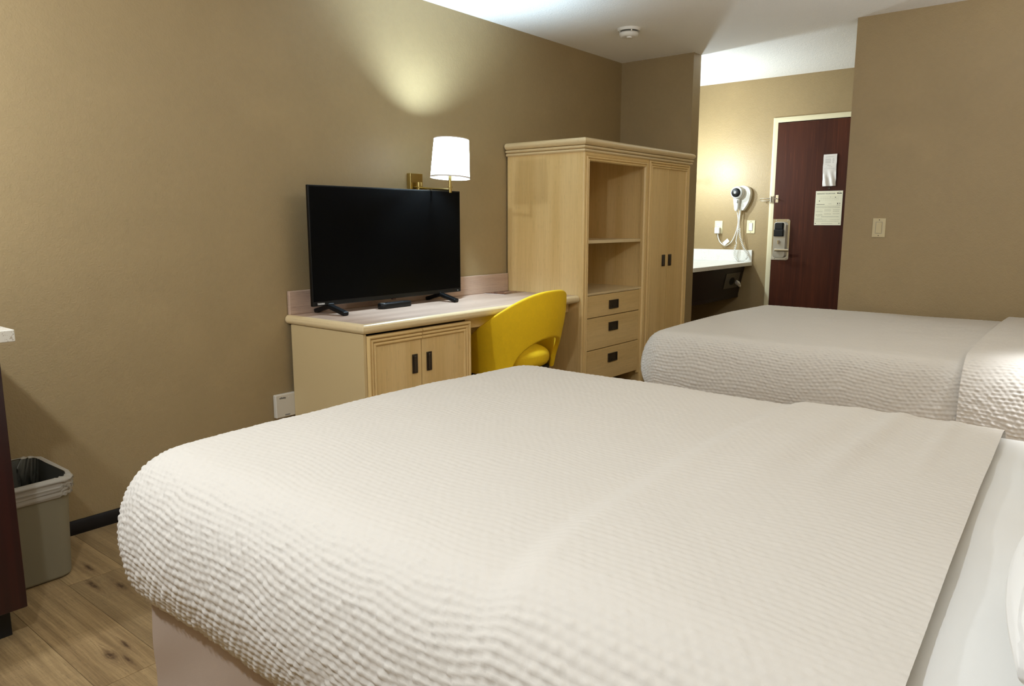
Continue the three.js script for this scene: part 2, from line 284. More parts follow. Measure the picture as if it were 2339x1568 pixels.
function cloth({ x0, x1, zf, zs, ze, top, da, db, amp, grow = 0, extra, foot = true, s = 0, pattern = true, ctop = 0.013, kr = 1, skew = 0 }) {
  const R = 0.2 * kr, xc = (x0 + x1) / 2, cw = (x1 - x0) / 2 - R, zc = zf + R, Ls = sideProf.len, Lf = footProf.len;
  const na = Math.round(2 * (cw + Ls) / da), b0 = foot ? -Lf : zs - zc, b1 = ze - zc, nb = Math.round((b1 - b0) / db);
  const N = (na + 1) * (nb + 1), P = new Float32Array(N * 3), uv = new Float32Array(N * 2), fl = new Float32Array(N * 3);
  for (let j = 0; j <= nb; j++) for (let i = 0; i <= na; i++) {
    const a = -(cw + Ls) + 2 * (cw + Ls) * i / na, b = b0 + (b1 - b0) * j / nb;
    const ca = clamp(a, -cw, cw), cb = Math.max(b, 0), oa = a - ca, ob = b - cb;
    const t = Math.max(Math.abs(oa) / Ls, Math.abs(ob) / Lf), h = Math.hypot(oa, ob) || 1, nx = oa / h, nz = ob / h, wz = nz * nz;
    const p = at(sideProf, t), q = at(footProf, t), o = kr * (p[0] * (1 - wz) + q[0] * wz), d = p[1] * (1 - wz) + q[1] * wz;
    const k = 3 * (j * (na + 1) + i);
    let x = xc + ca + nx * o, z = zc + cb + nz * o, y = top - d;
    const inner = (1 - t) ** 2;
    y += inner * ctop * (1 - (ca / cw) ** 2) + inner * 0.006 * (noise(x * 3.1, z * 3.1, 1e6, 1e6, s + 1) - 0.5) + inner * 0.003 * (noise(x * 8, z * 8, 1e6, 1e6, s + 2) - 0.5);
    const wob = 0.012 * (noise(z * 4 + x * 3, t * 2 + x, 1e6, 1e6, s + 3) - 0.5) * sstep(0.2, 0.7, t); x += nx * wob; z += nz * wob;
    if (extra) y += extra(x, z, t); z -= skew * (x - 1.25) * sstep(2.4, 2.95, z);
    P[k] = x; P[k + 1] = y; P[k + 2] = z; fl[k] = a; fl[k + 1] = b; fl[k + 2] = t; uv[2 * k / 3] = a; uv[2 * k / 3 + 1] = b;
  }
  const idx = new Uint32Array(na * nb * 6); let c = 0;
  for (let j = 0; j < nb; j++) for (let i = 0; i < na; i++) { const q = j * (na + 1) + i, r = q + na + 1; idx[c++] = q; idx[c++] = r; idx[c++] = q + 1; idx[c++] = q + 1; idx[c++] = r; idx[c++] = r + 1; }
  const g = new THREE.BufferGeometry(); g.setAttribute('position', new THREE.BufferAttribute(P, 3)); g.setAttribute('uv', new THREE.BufferAttribute(uv, 2)); g.setIndex(new THREE.BufferAttribute(idx, 1)); g.computeVertexNormals();
  const n = g.attributes.normal.array;
  for (let v = 0; v < N; v++) {
    let a = fl[3 * v], b = fl[3 * v + 1]; const t = fl[3 * v + 2];
    let h = grow;
    if (pattern) {
      const side = sstep(0.02, 0.4, t);
      a += 0.010 * (noise(a * 16, b * 16, 1e6, 1e6, s + 11) - 0.5) + 0.05 * (noise(a * 4.5, b * 4.5, 1e6, 1e6, s + 12) - 0.5);
      const r = a / 0.0145, i = Math.floor(r), fr = r - i, bc = b / 0.0215 + 0.5 * (i & 1) + 0.7 * (noise(a * 9, b * 9, 1e6, 1e6, s + 13) - 0.5), j = Math.floor(bc), fb = bc - j;
      const amp2 = amp * (0.26 + 0.74 * side) * (0.65 + 0.7 * hash(i, j, s + 14));
      h += amp2 * Math.pow(Math.sin(PI * fr), 0.7) * (0.12 + 0.88 * Math.pow(Math.sin(PI * fb), 0.6));
    }
    for (let k = 0; k < 3; k++) P[3 * v + k] += n[3 * v + k] * h;
  }
  g.computeVertexNormals(); return g;
}
function skirtBox(x0, x1, z0, z1, y0, y1, s) {       // pleated cloth wrap with soft waves
  const pts = []; const seg = (ax, az, bx2, bz, n) => { for (let k = 0; k < n; k++) pts.push([ax + (bx2 - ax) * k / n, az + (bz - az) * k / n]); };
  seg(x0, z1, x0, z0 + 0.02, 60); seg(x0, z0 + 0.02, x0 + 0.02, z0, 4); seg(x0 + 0.02, z0, x1 - 0.02, z0, 50); seg(x1 - 0.02, z0, x1, z0 + 0.02, 4); seg(x1, z0 + 0.02, x1, z1, 60); pts.push([x1, z1]);
  const rows = 14, P = [], U = [], I = []; let L = 0; const xc = (x0 + x1) / 2, zc = (z0 + z1) / 2;
  pts.forEach(([x, z], i) => {
    if (i) L += Math.hypot(x - pts[i - 1][0], z - pts[i - 1][1]);
    for (let r = 0; r <= rows; r++) {
      const t = r / rows, w = (0.003 + 0.006 * (1 - t)) * (noise(L * 6 + t * 1.6, t * 2.2, 1e6, 1e6, s) - 0.5) * 2;
      const dx = x - xc, dz = z - zc, e = Math.abs(Math.abs(dx) - (x1 - x0) / 2) < 0.01 ? [Math.sign(dx), 0] : [0, -1];
      P.push(x + e[0] * w, y0 + (y1 - y0) * t, z + e[1] * w); U.push(L, y0 + (y1 - y0) * t);
    }
  });
  for (let i = 0; i < pts.length - 1; i++) for (let r = 0; r < rows; r++) { const a = i * (rows + 1) + r, b = a + rows + 1; I.push(a, b, a + 1, a + 1, b, b + 1); }
  const g = new THREE.BufferGeometry(); g.setAttribute('position', new THREE.Float32BufferAttribute(P, 3)); g.setAttribute('uv', new THREE.Float32BufferAttribute(U, 2)); g.setIndex(I); g.computeVertexNormals(); return g;
}
function bed(x0, x1, zf, label, s) {      // x0, x1, zf: outer faces of the coverlet
  const b = thing('bed', label, 'bed');
  part(b, 'bed_skirt', skirtBox(x0 + 0.045, x1 - 0.045, zf + 0.172, ZH - 0.09, 0.012, 0.385, s), M.skirt, 'taupe cloth bed skirt');
  part(b, 'box_spring', rb(x0 + 0.06, x1 - 0.06, 0.02, 0.384, zf + 0.19, ZH - 0.1, 0.02), M.skirt);
  part(b, 'mattress', rb(x0 + 0.09, x1 - 0.09, 0.384, 0.655, zf + 0.21, ZH - 0.08, 0.05, 'z', 4), M.sheet);
  return b;
}
const ripple = (z, c, w) => Math.exp(-(((z - c) / w) ** 2));
{
  const X0 = 0.69, X1 = 2.38, ZF = 1.225;
  bed(X0, X1, ZF, 'bed with taupe skirt beside the kitchenette and waste bin', 500);
  const extra = (x, z, t) => { const zz = z + 0.05 * Math.exp(-(((x - 0.72) / 0.2) ** 2)) * -1; const f = 1 - t; let y = 0.018 * sstep(2.38, 2.45, zz) * f; y += 0.006 * ripple(z - 0.04 * x, 2.52, 0.05) * sstep(1.2, 1.6, x) * f; y += 0.008 * ripple(z - 0.03 * x, 2.66, 0.03) * sstep(1.35, 1.75, x) * f; y += 0.004 * ripple(z, 2.86, 0.02) * sstep(1.5, 1.9, x) * f; return y; };
  single('coverlet', cloth({ x0: X0, x1: X1, zf: ZF, ze: 2.972, top: 0.69, da: 0.0042, db: 0.0062, amp: 0.0056, extra, s: 510, skew: 0.03 }), M.cover, 'white puckered coverlet on the bed next to the waste bin', 'coverlet');
  single('bed_sheet', cloth({ x0: X0 + 0.012, x1: X1 - 0.012, zf: ZF, zs: 2.93, ze: ZH - 0.06, top: 0.69, da: 0.012, db: 0.012, amp: 0, foot: false, pattern: false, s: 530, extra: (x, z, t) => -0.001 + 0.005 * (noise(x * 9 + z * 6, z * 4 - x * 3, 1e6, 1e6, 531) - 0.5) }), M.sheet, 'smooth white sheet at the head of the bed with the taupe skirt', 'sheet');
  const pil = (cx, cz, s, label) => {
    const g = new THREE.SphereGeometry(1, 72, 48), p = g.attributes.position;
    for (let i = 0; i < p.count; i++) {
      let x = p.getX(i), y = p.getY(i), z = p.getZ(i); const k = Math.max(0.8, Math.sqrt(Math.max(Math.abs(x), Math.abs(z)) / (Math.hypot(x, z) || 1))); const r = Math.hypot(x, z);
      const e = Math.pow(r, 0.75) / (r || 1); x *= e / Math.pow(k, 1.1); z *= e / Math.pow(k, 1.1);
      const edge = 1 - sstep(0.6, 1.15, Math.hypot(x, z)) * 0.35;
      p.setXYZ(i, x * 0.32 + 0.006 * (noise(x * 5, z * 5, 1e6, 1e6, s) - 0.5), y * 0.085 * edge + 0.008 * (noise(x * 4 + 9, z * 6, 1e6, 1e6, s + 1) - 0.5), z * 0.222);
    }
    g.computeVertexNormals(); const gg = uvm(g.translate(cx, 0.788, cz), 'x'); gg.computeVertexNormals();
    return single('pillow', toCreasedNormals(gg, 3), M.sheet, label, 'pillow', 'pillows on the bed with the taupe skirt');
  };
  pil(1.12, 3.275, 540, 'plump white pillow on the bed beside the waste bin, at the kitchenette side'); pil(1.92, 3.275, 550, 'plump white pillow on the bed beside the waste bin, towards the other bed');
}
{
  const X0 = 3.29, X1 = 4.945, ZF = 1.255;
  bed(X0, X1, ZF, 'bed standing between the wardrobe and the wall with the tan switch', 600);
  single('coverlet', cloth({ x0: X0, x1: X1, zf: ZF, ze: 3.0, top: 0.69, da: 0.0046, db: 0.0062, amp: 0.0052, s: 610, kr: 0.62 }), M.cover, 'white puckered coverlet on the bed by the wardrobe', 'coverlet');
  single('folded_coverlet', cloth({ x0: X0 - 0.008, x1: X1 + 0.004, zf: ZF, zs: 2.70, ze: 3.1, top: 0.699, da: 0.0046, db: 0.0062, amp: 0.0052, kr: 0.62, grow: 0.018, foot: false, s: 620 }), M.cover, 'turned-back white coverlet layer across the head end of the bed by the wardrobe', 'coverlet');
}

// ---------------------------------------------------------------- desk
const DY = 0.782, DX0 = 2.094, DX1 = 3.79, DZF = 0.585;
{
  const d = thing('desk', 'blond maple desk with rounded edge and two-door cupboard', 'desk', [0, 0, 0]);
  part(d, 'desktop', rb(DX0 + 0.02, DX1 - 0.002, DY - 0.043, DY, 0.004, DZF - 0.018, 0.001, 'x'), M.laminate, 'pinkish wood-grain desktop');
  const nose = bull(-0.02, 0.022, DY - 0.044, DY + 0.001);
  part(d, 'edge_trim', [strip(nose, V(DX0 + 0.004, 0, 0.003), V(0, 0, 1), V(-1, 0, 0), V(0, 1, 0), DZF - 0.005, 0, 1), strip(nose, V(DX0 + 0.004, 0, DZF - 0.002), V(1, 0, 0), V(0, 0, 1), V(0, 1, 0), DX1 - 0.007 - DX0, -1, 0)], M.mapleEdge, 'rounded pale maple edge');
  part(d, 'backsplash', rb(DX0 + 0.016, DX1 - 0.002, DY, DY + 0.116, 0.003, 0.022, 0.004, 'x'), M.laminate);
  // cupboard
  const cx0 = 2.108, cx1 = 2.811, cz = 0.548, cf = 0.565, cy1 = 0.728;
  part(d, 'side_panel', rb(cx0, cx0 + 0.018, 0.0, DY - 0.045, 0.027, cz + 0.017, 0.002), M.painted, 'flat tan side panel');
  part(d, 'side_panel', rb(cx1 - 0.018, cx1, 0.0, DY - 0.045, 0.004, cz, 0.002), M.maple);
  part(d, 'carcass', [bx(cx0 + 0.018, cx1 - 0.018, 0.07, 0.09, 0.01, cz), bx(cx0 + 0.018, cx1 - 0.018, 0.1, DY - 0.045, 0.004, 0.012), bx(cx0 + 0.018, cx1 - 0.018, 0, 0.07, cz - 0.06, cz - 0.045)], M.dark);
  const xm = 2.463;
  const reed = reedProfile([[0.009, 0.009, 0.014], [0.0265, 0.008, 0.010], [0.0435, 0.008, 0.010]], [0, 0.053]);
  for (const [a, b, side] of [[cx0 + 0.019, xm - 0.002, -1], [xm + 0.002, cx1 - 0.001, 1]]) {
    const dr = part(d, 'door', rb(a, b, 0.075, cy1, cz + 0.001, cf, 0.001), M.maple);
    const X = V(1, 0, 0), Y = V(0, 1, 0), Z = V(0, 0, 1), h = cy1 - 0.075;
    if (side < 0) {
      part(dr, 'moulding', [strip(reed, V(a, cy1, cf), X, V(0, -1, 0), Z, b - a, 1, 0), strip(reed, V(a, 0.075, cf), Y, X, Z, h, 0, -1)], M.maple);
    } else {
      part(dr, 'moulding', [strip(reed, V(a, cy1, cf), X, V(0, -1, 0), Z, b - a, 0, -1), strip(reed, V(b, 0.075, cf), Y, V(-1, 0, 0), Z, h, 0, -1)], M.maple);
    }
    const hx = side < 0 ? 2.417 : 2.512;
    part(dr, 'handle', [rb(hx - 0.017, hx + 0.017, 0.515, 0.608, cf, cf + 0.006, 0.002), rb(hx - 0.012, hx + 0.0, 0.522, 0.601, cf + 0.004, cf + 0.016, 0.004)], M.bronze, 'dark bronze recessed pull');
  }
  part(d, 'apron', bx(2.811, DX1 - 0.01, 0.678, DY - 0.044, 0.49, 0.51, 'x'), M.maple);
  part(d, 'modesty_panel', bx(2.811, DX1 - 0.002, 0.3, DY - 0.044, 0.003, 0.015, 'x'), M.maple);
}

// ---------------------------------------------------------------- wardrobe
{
  const x0 = 3.794, x1 = 5.19, zf = 0.6, top = 1.726, yb = 1.646;
  const w = thing('wardrobe', 'tall blond maple wardrobe with open shelves, drawers and double doors', 'wardrobe');
  const X = V(1, 0, 0), Y = V(0, 1, 0), Z = V(0, 0, 1), nY = V(0, -1, 0), nX = V(-1, 0, 0);
  part(w, 'side_panel', rb(x0, x0 + 0.02, 0, yb + 0.01, 0.012, zf - 0.02, 0.001), M.maple);
  part(w, 'side_panel', bx(x1 - 0.02, x1, 0, yb + 0.01, 0.012, zf - 0.02), M.maple);
  part(w, 'back_panel', bx(x0 + 0.02, x1 - 0.02, 0.1, yb, 0.012, 0.02), M.maple);
  part(w, 'partition', bx(4.545, 4.565, 0.1, yb, 0.02, zf - 0.02), M.maple);
  part(w, 'top_panel', bx(x0, x1, yb, top - 0.0005, 0.012, zf - 0.001, 'x'), M.maple);
  part(w, 'bottom_panel', bx(x0 + 0.02, x1 - 0.02, 0.1, 0.12, 0.02, zf - 0.02, 'x'), M.maple);
  // crown: bullnose and two beads, mitred at the corner
  const crown = [[top - 0.043, top, 0.03, 0.022], [top - 0.0635, top - 0.0435, 0.02, 0.01], [top - 0.0835, top - 0.0640, 0.015, 0.01]];
  const cg = [];
  for (const [a, b, o, r] of crown) {
    const p = bull(0, o, a, b, 10).map(([u, v]) => [u, v]);
    cg.push(strip(p, V(x0, 0, 0.012), Z, nX, Y, zf - 0.012, 0, 1), strip(p, V(x0, 0, zf), X, Z, Y, x1 - x0 + 0.012, -1, 1));
  }
  part(w, 'crown_moulding', cg, M.mapleEdge, 'rounded and beaded crown moulding');
  // face frame
  const fr = reedProfile([[0.012, 0.011, 0.006], [0.031, 0.0075, 0.010], [0.0465, 0.0075, 0.010]], [0, 0.055]);
  const ox0 = x0 + 0.052, ox1 = 4.532;
  part(w, 'face_frame', [
    strip(fr, V(x0, 0.1, zf), Y, X, Z, yb - 0.1, 0, -1),
    strip(fr, V(x0, yb, zf), X, nY, Z, 4.584 - x0, 1, -1),
    strip(fr, V(4.584, 0.1, zf), Y, nX, Z, yb - 0.1, 0, -1),
    bx(x0 + 0.001, ox0, 0.1, yb, zf - 0.02, zf - 0.004), bx(ox1, 4.583, 0.1, yb, zf - 0.02, zf - 0.004), bx(x0, 4.583, yb - 0.052, yb, zf - 0.02, zf - 0.004, 'x'),
  ], M.maple);
  part(w, 'plinth', [bx(x0, x1, 0, 0.1, zf - 0.05, zf - 0.005, 'x')], M.maple);
  const bead = reedProfile([[0.012, 0.011, 0.012], [0.036, 0.011, 0.012], [0.06, 0.011, 0.012]], [0, 0.075]);
  part(w, 'base_moulding', strip(bead, V(4.6, 0.19, zf), X, nY, Z, x1 - 4.6), M.mapleEdge);
  part(w, 'shelf', rb(ox0 - 0.03, ox1 + 0.02, 1.097, 1.117, 0.02, zf - 0.021, 0.002, 'x'), M.mapleEdge);
  part(w, 'shelf', rb(ox0 - 0.03, ox1 + 0.02, 0.776, 0.790, 0.02, zf - 0.001, 0.002, 'x'), M.mapleEdge);
  for (const [y0, y1] of [[0.633, 0.774], [0.426, 0.630], [0.21, 0.423]]) {
    const dr = part(w, 'drawer', rb(ox0 - 0.012, ox1 - 0.03, y0 + 0.001, y1 - 0.001, zf - 0.02, zf - 0.002, 0.0015, 'x'), M.maple);
    const hy = y1 - 0.072, hx = 4.167;
    const f = zf - 0.002;
    part(dr, 'handle', [bx(hx - 0.055, hx + 0.055, hy - 0.028, hy - 0.022, f, f + 0.008), bx(hx - 0.055, hx + 0.055, hy + 0.022, hy + 0.028, f, f + 0.008), bx(hx - 0.055, hx - 0.045, hy - 0.022, hy + 0.022, f, f + 0.008), bx(hx + 0.045, hx + 0.055, hy - 0.022, hy + 0.022, f, f + 0.008), bx(hx - 0.045, hx + 0.045, hy - 0.022, hy + 0.022, f, f + 0.003), new THREE.CylinderGeometry(0.014, 0.014, 0.004, 16, 1, false, PI / 2, PI).rotateX(PI / 2).translate(hx, hy - 0.02, f + 0.004)], M.bronze, 'dark bronze flush pull');
  }
  part(w, 'drawer_stile', bx(ox1 - 0.028, ox1 + 0.0, 0.19, 0.776, zf - 0.02, zf - 0.003), M.maple);
  const xm = 4.888, dz = zf + 0.001;
  const reed = reedProfile([[0.009, 0.009, 0.012], [0.0255, 0.0075, 0.010], [0.041, 0.0075, 0.010]], [0, 0.05]);
  for (const [a, b, s] of [[4.586, xm - 0.0022, -1], [xm + 0.0022, x1 - 0.001, 1]]) {
    const dr = part(w, 'door', rb(a, b, 0.2, yb - 0.004, zf - 0.018, dz, 0.001), M.maple);
    const h = yb - 0.004 - 0.2;
    if (s < 0) part(dr, 'moulding', [strip(reed, V(a, yb - 0.004, dz), X, nY, Z, b - a, 1, 0), strip(reed, V(a, 0.2, dz), Y, X, Z, h, 0, -1)], M.maple);
    else part(dr, 'moulding', [strip(reed, V(a, yb - 0.004, dz), X, nY, Z, b - a, 0, -1), strip(reed, V(b, 0.2, dz), Y, nX, Z, h, 0, -1)], M.maple);
    const hx = s < 0 ? 4.829 : 4.925;
    part(dr, 'handle', [rb(hx - 0.022, hx + 0.022, 0.917, 0.999, dz, dz + 0.006, 0.002), rb(hx - 0.016, hx + 0.002, 0.923, 0.993, dz + 0.004, dz + 0.015, 0.004)], M.bronze, 'dark bronze recessed pull');
  }
}

// ---------------------------------------------------------------- television and things on the desk
const font = await new FontLoader().loadAsync('fonts/droid/droid_sans_bold.typeface.json');
function text(s, h, x, y, z, w) { const g = new TextGeometry(s, { font, size: h, depth: 0.0006, curveSegments: 3 }); g.computeBoundingBox(); const b = g.boundingBox; if (w) g.scale(w / (b.max.x - b.min.x), 1, 1); return g.translate(x, y, z); }
{
  const tv = thing('television', 'black flat-screen television on two splayed feet', 'television');
  const x0 = 2.155, x1 = 3.198, y0 = 0.827, y1 = 1.404, z = 0.145;
  part(tv, 'casing', [rb(x0, x1, y0, y1, z - 0.018, z, 0.003), rb(x0 + 0.06, x1 - 0.06, y0 + 0.005, y0 + 0.32, z - 0.062, z - 0.016, 0.012, 'y', 3)], M.tvBody);
  part(tv, 'screen', rb(x0 + 0.006, x1 - 0.006, y0 + 0.022, y1 - 0.006, z - 0.002, z + 0.0012, 0.001), M.tvScreen);
  part(tv, 'logo', text('TOSHIBA', 0.0085, x0 + 0.028, y0 + 0.006, z, 0.042), M.white, 'small white maker lettering');
  part(tv, 'logo', [text('tv', 0.007, x1 - 0.032, y0 + 0.0065, z, 0.01)], M.grey);
  part(tv, 'indicator', rb(2.665, 2.69, y0 - 0.006, y0 + 0.002, z - 0.014, z - 0.002, 0.002), std({ color: 0x3a1512, roughness: 0.4 }));
  for (const fx of [2.262, 3.04]) {
    const sh = (dz) => { const a = V(fx, y0 + 0.004, z - 0.012), b = V(fx - 0.004 * Math.sign(dz), DY + 0.0115, z - 0.01 + dz); return b; };
    const g = [];
    for (const dz of [0.115, -0.1]) {
      const b = sh(dz); const L = Math.hypot(b.z - z + 0.01, y0 - 0.006 - b.y), ang = Math.atan2(b.z - z + 0.01, y0 - 0.006 - b.y);
      const q = new RoundedBoxGeometry(0.036, L + 0.02, 0.021, 3, 0.007).translate(0, -(L + 0.0) / 2, 0); q.rotateX(-ang); g.push(q.translate(fx, y0 - 0.006, z - 0.01));
    }
    g.push(rb(fx - 0.019, fx + 0.019, y0 - 0.018, y0 + 0.01, z - 0.026, z + 0.004, 0.006));
    part(tv, 'foot', g, M.rubber);
  }
  // remote control
  const r = thing('remote_control', 'black remote control lying on the desk under the television', 'remote', [2.658, DY, 0.168], 0.03);
  const bs = new THREE.Shape(); { const L = 0.108, W = 0.022; bs.moveTo(-L + W, -W); bs.lineTo(L - W, -W); bs.absarc(L - W, 0, W, -PI / 2, PI / 2); bs.lineTo(-L + W, W); bs.absarc(-L + W, 0, W, PI / 2, 1.5 * PI); }
  part(r, 'body', toCreasedNormals(new THREE.ExtrudeGeometry(bs, { depth: 0.018, bevelEnabled: true, bevelSize: 0.004, bevelThickness: 0.005, bevelSegments: 4, curveSegments: 12 }).rotateX(-PI / 2).translate(0, 0.0055, 0), 0.6), M.rubber);
  for (let i = 0; i < 7; i++) for (let j = -1; j <= 1; j++) { if (i < 2 && j === 0 && i === 1) continue; part(r, 'button', new THREE.CylinderGeometry(0.0042, 0.0046, 0.003, 10).translate(-0.085 + i * 0.022, 0.0285, j * 0.011), i === 0 ? M.grey : std({ color: 0x2b2b2d, roughness: 0.5 })); }
  // leaflet
  const leaf = canvasTex(256, 180, (c, w, h) => { c.fillStyle = '#5a3a2c'; c.fillRect(0, 0, w, h); seed = 99; for (let i = 0; i < 260; i++) { c.fillStyle = ['#7b4d38', '#3b2418', '#9a6c52', '#c9a183', '#6b2f26', '#2a1a14'][Math.floor(rnd() * 6)]; c.beginPath(); c.ellipse(rnd() * w, rnd() * h, 4 + rnd() * 18, 3 + rnd() * 9, rnd() * 3, 0, 7); c.fill(); } c.fillStyle = '#d9c0a4'; c.fillRect(150, 60, 60, 20); });
  const lg = new THREE.PlaneGeometry(0.235, 0.16).rotateX(-PI / 2).translate(0, 0.002, 0);
  const lo = thing('leaflet', 'brown printed leaflet lying on the desk against the wardrobe', 'leaflet', [3.66, DY, 0.105], 0.04);
  part(lo, 'sheet', rb(-0.1175, 0.1175, 0.0002, 0.0018, -0.08, 0.08, 0.0005), M.paper); part(lo, 'print', lg, std({ map: leaf, roughness: 0.35 }));
}

// ---------------------------------------------------------------- chair
{
  const c = thing('desk_chair', 'yellow upholstered tub chair with cut-out back pushed under the desk', 'chair', [3.25, 0, 0.475]);
  const keys = [[0, 0.868], [20, 0.862], [40, 0.828], [60, 0.765], [80, 0.69], [100, 0.62], [120, 0.56], [140, 0.53]];
  const ht = (d) => { d = Math.abs(d); for (let i = 0; i < keys.length - 1; i++) if (d <= keys[i + 1][0]) { const t = (d - keys[i][0]) / (keys[i + 1][0] - keys[i][0]); return keys[i][1] + (keys[i + 1][1] - keys[i][1]) * t; } return 0.53; };
  const htop = (d) => (ht(d - 8) + ht(d - 4) + ht(d) + ht(d + 4) + ht(d + 8)) / 5;
  const hbot = (d) => { const t = Math.abs(d) / 50; return 0.40 + (t < 1 ? 0.205 * Math.pow(1 - t * t, 0.55) : 0); };
  const plan = (deg, y) => {
    const s = Math.abs(deg), f = Math.min(s, 90) * PI / 180, k = 0.80 + 0.20 * sstep(0.36, 0.8, y), a = 0.305 * k, b = 0.305 * k;
    let x = a * Math.sin(f), z = b * Math.cos(f), nx = Math.sin(f), nz = Math.cos(f);
    if (s > 90) { z = -(s - 90) * PI / 180 * a * 0.9; nx = 1; nz = 0; x = a - 0.02 * ((s - 90) / 50) ** 2; }
    const g = Math.sign(deg) || 1; return [x * g, z, nx * g, nz];
  };
  const nphi = 120, m = 18, th = 0.014, sec = [];
  for (let i = 0; i <= nphi; i++) {
    const deg = -138 + 276 * i / nphi, y0 = hbot(deg) + th, y1 = htop(deg) - th, ring = [];
    for (let k = 0; k <= m; k++) ring.push([y0 + (y1 - y0) * k / m, th]);
    for (let k = 1; k < 8; k++) ring.push([y1 + th * Math.sin(PI * k / 8), th * Math.cos(PI * k / 8)]);
    for (let k = 0; k <= m; k++) ring.push([y1 - (y1 - y0) * k / m, -th]);
    for (let k = 1; k < 8; k++) ring.push([y0 - th * Math.sin(PI * k / 8), -th * Math.cos(PI * k / 8)]);
    sec.push(ring.map(([y, o]) => { const [x, z, nx, nz] = plan(deg, y); return [x + nx * o, y, z + nz * o]; }));
  }
  const P = [], U = [], I = [], R = sec[0].length;
  sec.forEach((r, i) => r.forEach((p, k) => { P.push(...p); U.push(i * 0.02, p[1]); }));
  for (let i = 0; i < nphi; i++) for (let k = 0; k < R; k++) { const a = i * R + k, b = i * R + (k + 1) % R; I.push(a, a + R, b, b, a + R, b + R); }
  for (const i of [0, nphi]) { const n = P.length / 3; const cc = [0, 1, 2].map(q => sec[i].reduce((s, p) => s + p[q], 0) / R); P.push(...cc); U.push(0, 0); for (let k = 0; k < R; k++) I.push(n, i * R + k, i * R + (k + 1) % R); }
  const g = new THREE.BufferGeometry(); g.setAttribute('position', new THREE.Float32BufferAttribute(P, 3)); g.setAttribute('uv', new THREE.Float32BufferAttribute(U, 2)); g.setIndex(I); g.computeVertexNormals();
  part(c, 'backrest', g, M.velvet);
  const sp = []; for (let k = 0; k <= 24; k++) { const t = PI * k / 24; sp.push(new THREE.Vector2(0.222 * Math.pow(Math.sin(t), 0.45), 0.475 - 0.062 * Math.sign(Math.cos(t)) * Math.pow(Math.abs(Math.cos(t)), 0.8))); }
  sp[0].x = sp[24].x = 0.0001;
  part(c, 'seat', uvm(new THREE.LatheGeometry(sp, 56).scale(1, 1, 1.02).translate(0, 0, 0.0), 'z'), M.velvet);
  part(c, 'seat_base', new THREE.CylinderGeometry(0.225, 0.2, 0.035, 40).translate(0, 0.396, 0), M.dark);
  for (const [sx, sz] of [[-1, -1], [1, -1], [-1, 1], [1, 1]]) part(c, 'leg', rod(V(sx * 0.2, 0.0, sz * 0.2), V(sx * 0.145, 0.395, sz * 0.145), 0.009, 0.014), M.dark);
}

// ---------------------------------------------------------------- lamps
function pointLamp(parent, pos, [cd, col], radius, name) {
  const l = new THREE.PointLight(col, cd, 0, 2); l.position.set(...pos); l.castShadow = true; l.shadow.radius = radius; l.shadow.mapSize.set(1024, 1024); l.name = name; parent.add(l);
}
function sconce(name, label, category, pos, turn, light, tilt, by = 0.15, group) {
  const s = thing(name, label, category, pos, turn, group);       // origin on the wall, plate centre; +z out of the wall
  part(s, 'wall_plate', rb(-0.047, 0.047, -0.075, 0.075, 0, 0.03, 0.002), M.brass, 'square polished brass plate');
  part(s, 'arm', [rod(V(0, 0.0, 0.03), V(0, 0.0, 0.055), 0.006), rod(V(-0.009, -0.03, 0.055), V(-0.009, 0.026, 0.055), 0.0075), rod(V(0.009, -0.03, 0.055), V(0.009, 0.026, 0.055), 0.0075), rb(-0.016, 0.016, -0.008, 0.004, 0.047, 0.063, 0.002), rod(V(0.006, -0.006, 0.055), V(-0.018, -0.022, 0.3), 0.0058), rod(V(-0.018, -0.038, 0.305), V(-0.018, 0.05, 0.305), 0.0085), rod(V(-0.018, -0.01, 0.305), V(-0.018, -0.005, 0.305), 0.013)], M.brass, 'thin brass swing arm');
  const sh = new THREE.Group(); sh.name = 'lamp_shade'; sh.userData.label = 'white fabric drum shade'; sh.position.set(-0.018, 0.026, 0.305); sh.rotation.set(0, 0, tilt); s.add(sh);
  const outer = new THREE.CylinderGeometry(0.093, 0.105, 0.205, 56, 1, true).translate(0, 0.115, 0);
  part(sh, 'fabric', outer, M.shade);
  part(sh, 'hem', new THREE.CylinderGeometry(0.1055, 0.1063, 0.009, 56, 1, true).translate(0, 0.0165, 0), M.hem); part(sh, 'hem', new THREE.CylinderGeometry(0.0937, 0.0942, 0.005, 56, 1, true).translate(0, 0.215, 0), M.hem);
  part(sh, 'spider', [0, 1, 2].map(k => rod(V(0, 0.035, 0), V(0.103 * Math.cos(k * 2.094), 0.018, 0.103 * Math.sin(k * 2.094)), 0.0015)), M.brass);
  part(s, 'bulb', [new THREE.SphereGeometry(0.036, 20, 16).translate(-0.018, by, 0.305)], M.bulb);
  part(s, 'socket', rod(V(-0.018, 0.05, 0.305), V(-0.018, by - 0.031, 0.305), 0.014), M.white);
  pointLamp(s, [-0.018, by, 0.305], light, 1.7, 'bulb_light');
  return s;
}
sconce('wall_sconce', 'brass swing-arm wall lamp with white drum shade above the television', 'wall lamp', [2.968, 1.423, 0], 0, LIGHT.sconce, -0.07, 0.14);
sconce('wall_sconce', 'brass swing-arm wall lamp between the bed heads, nearer the bed by the waste bin', 'wall lamp', [2.62, 1.35, ZH], PI, LIGHT.bedside, 0, 0.2);
sconce('wall_sconce', 'brass swing-arm wall lamp between the bed heads, nearer the bed by the wardrobe', 'wall lamp', [3.12, 1.35, ZH], PI, LIGHT.bedsideFar, 0, 0.2);
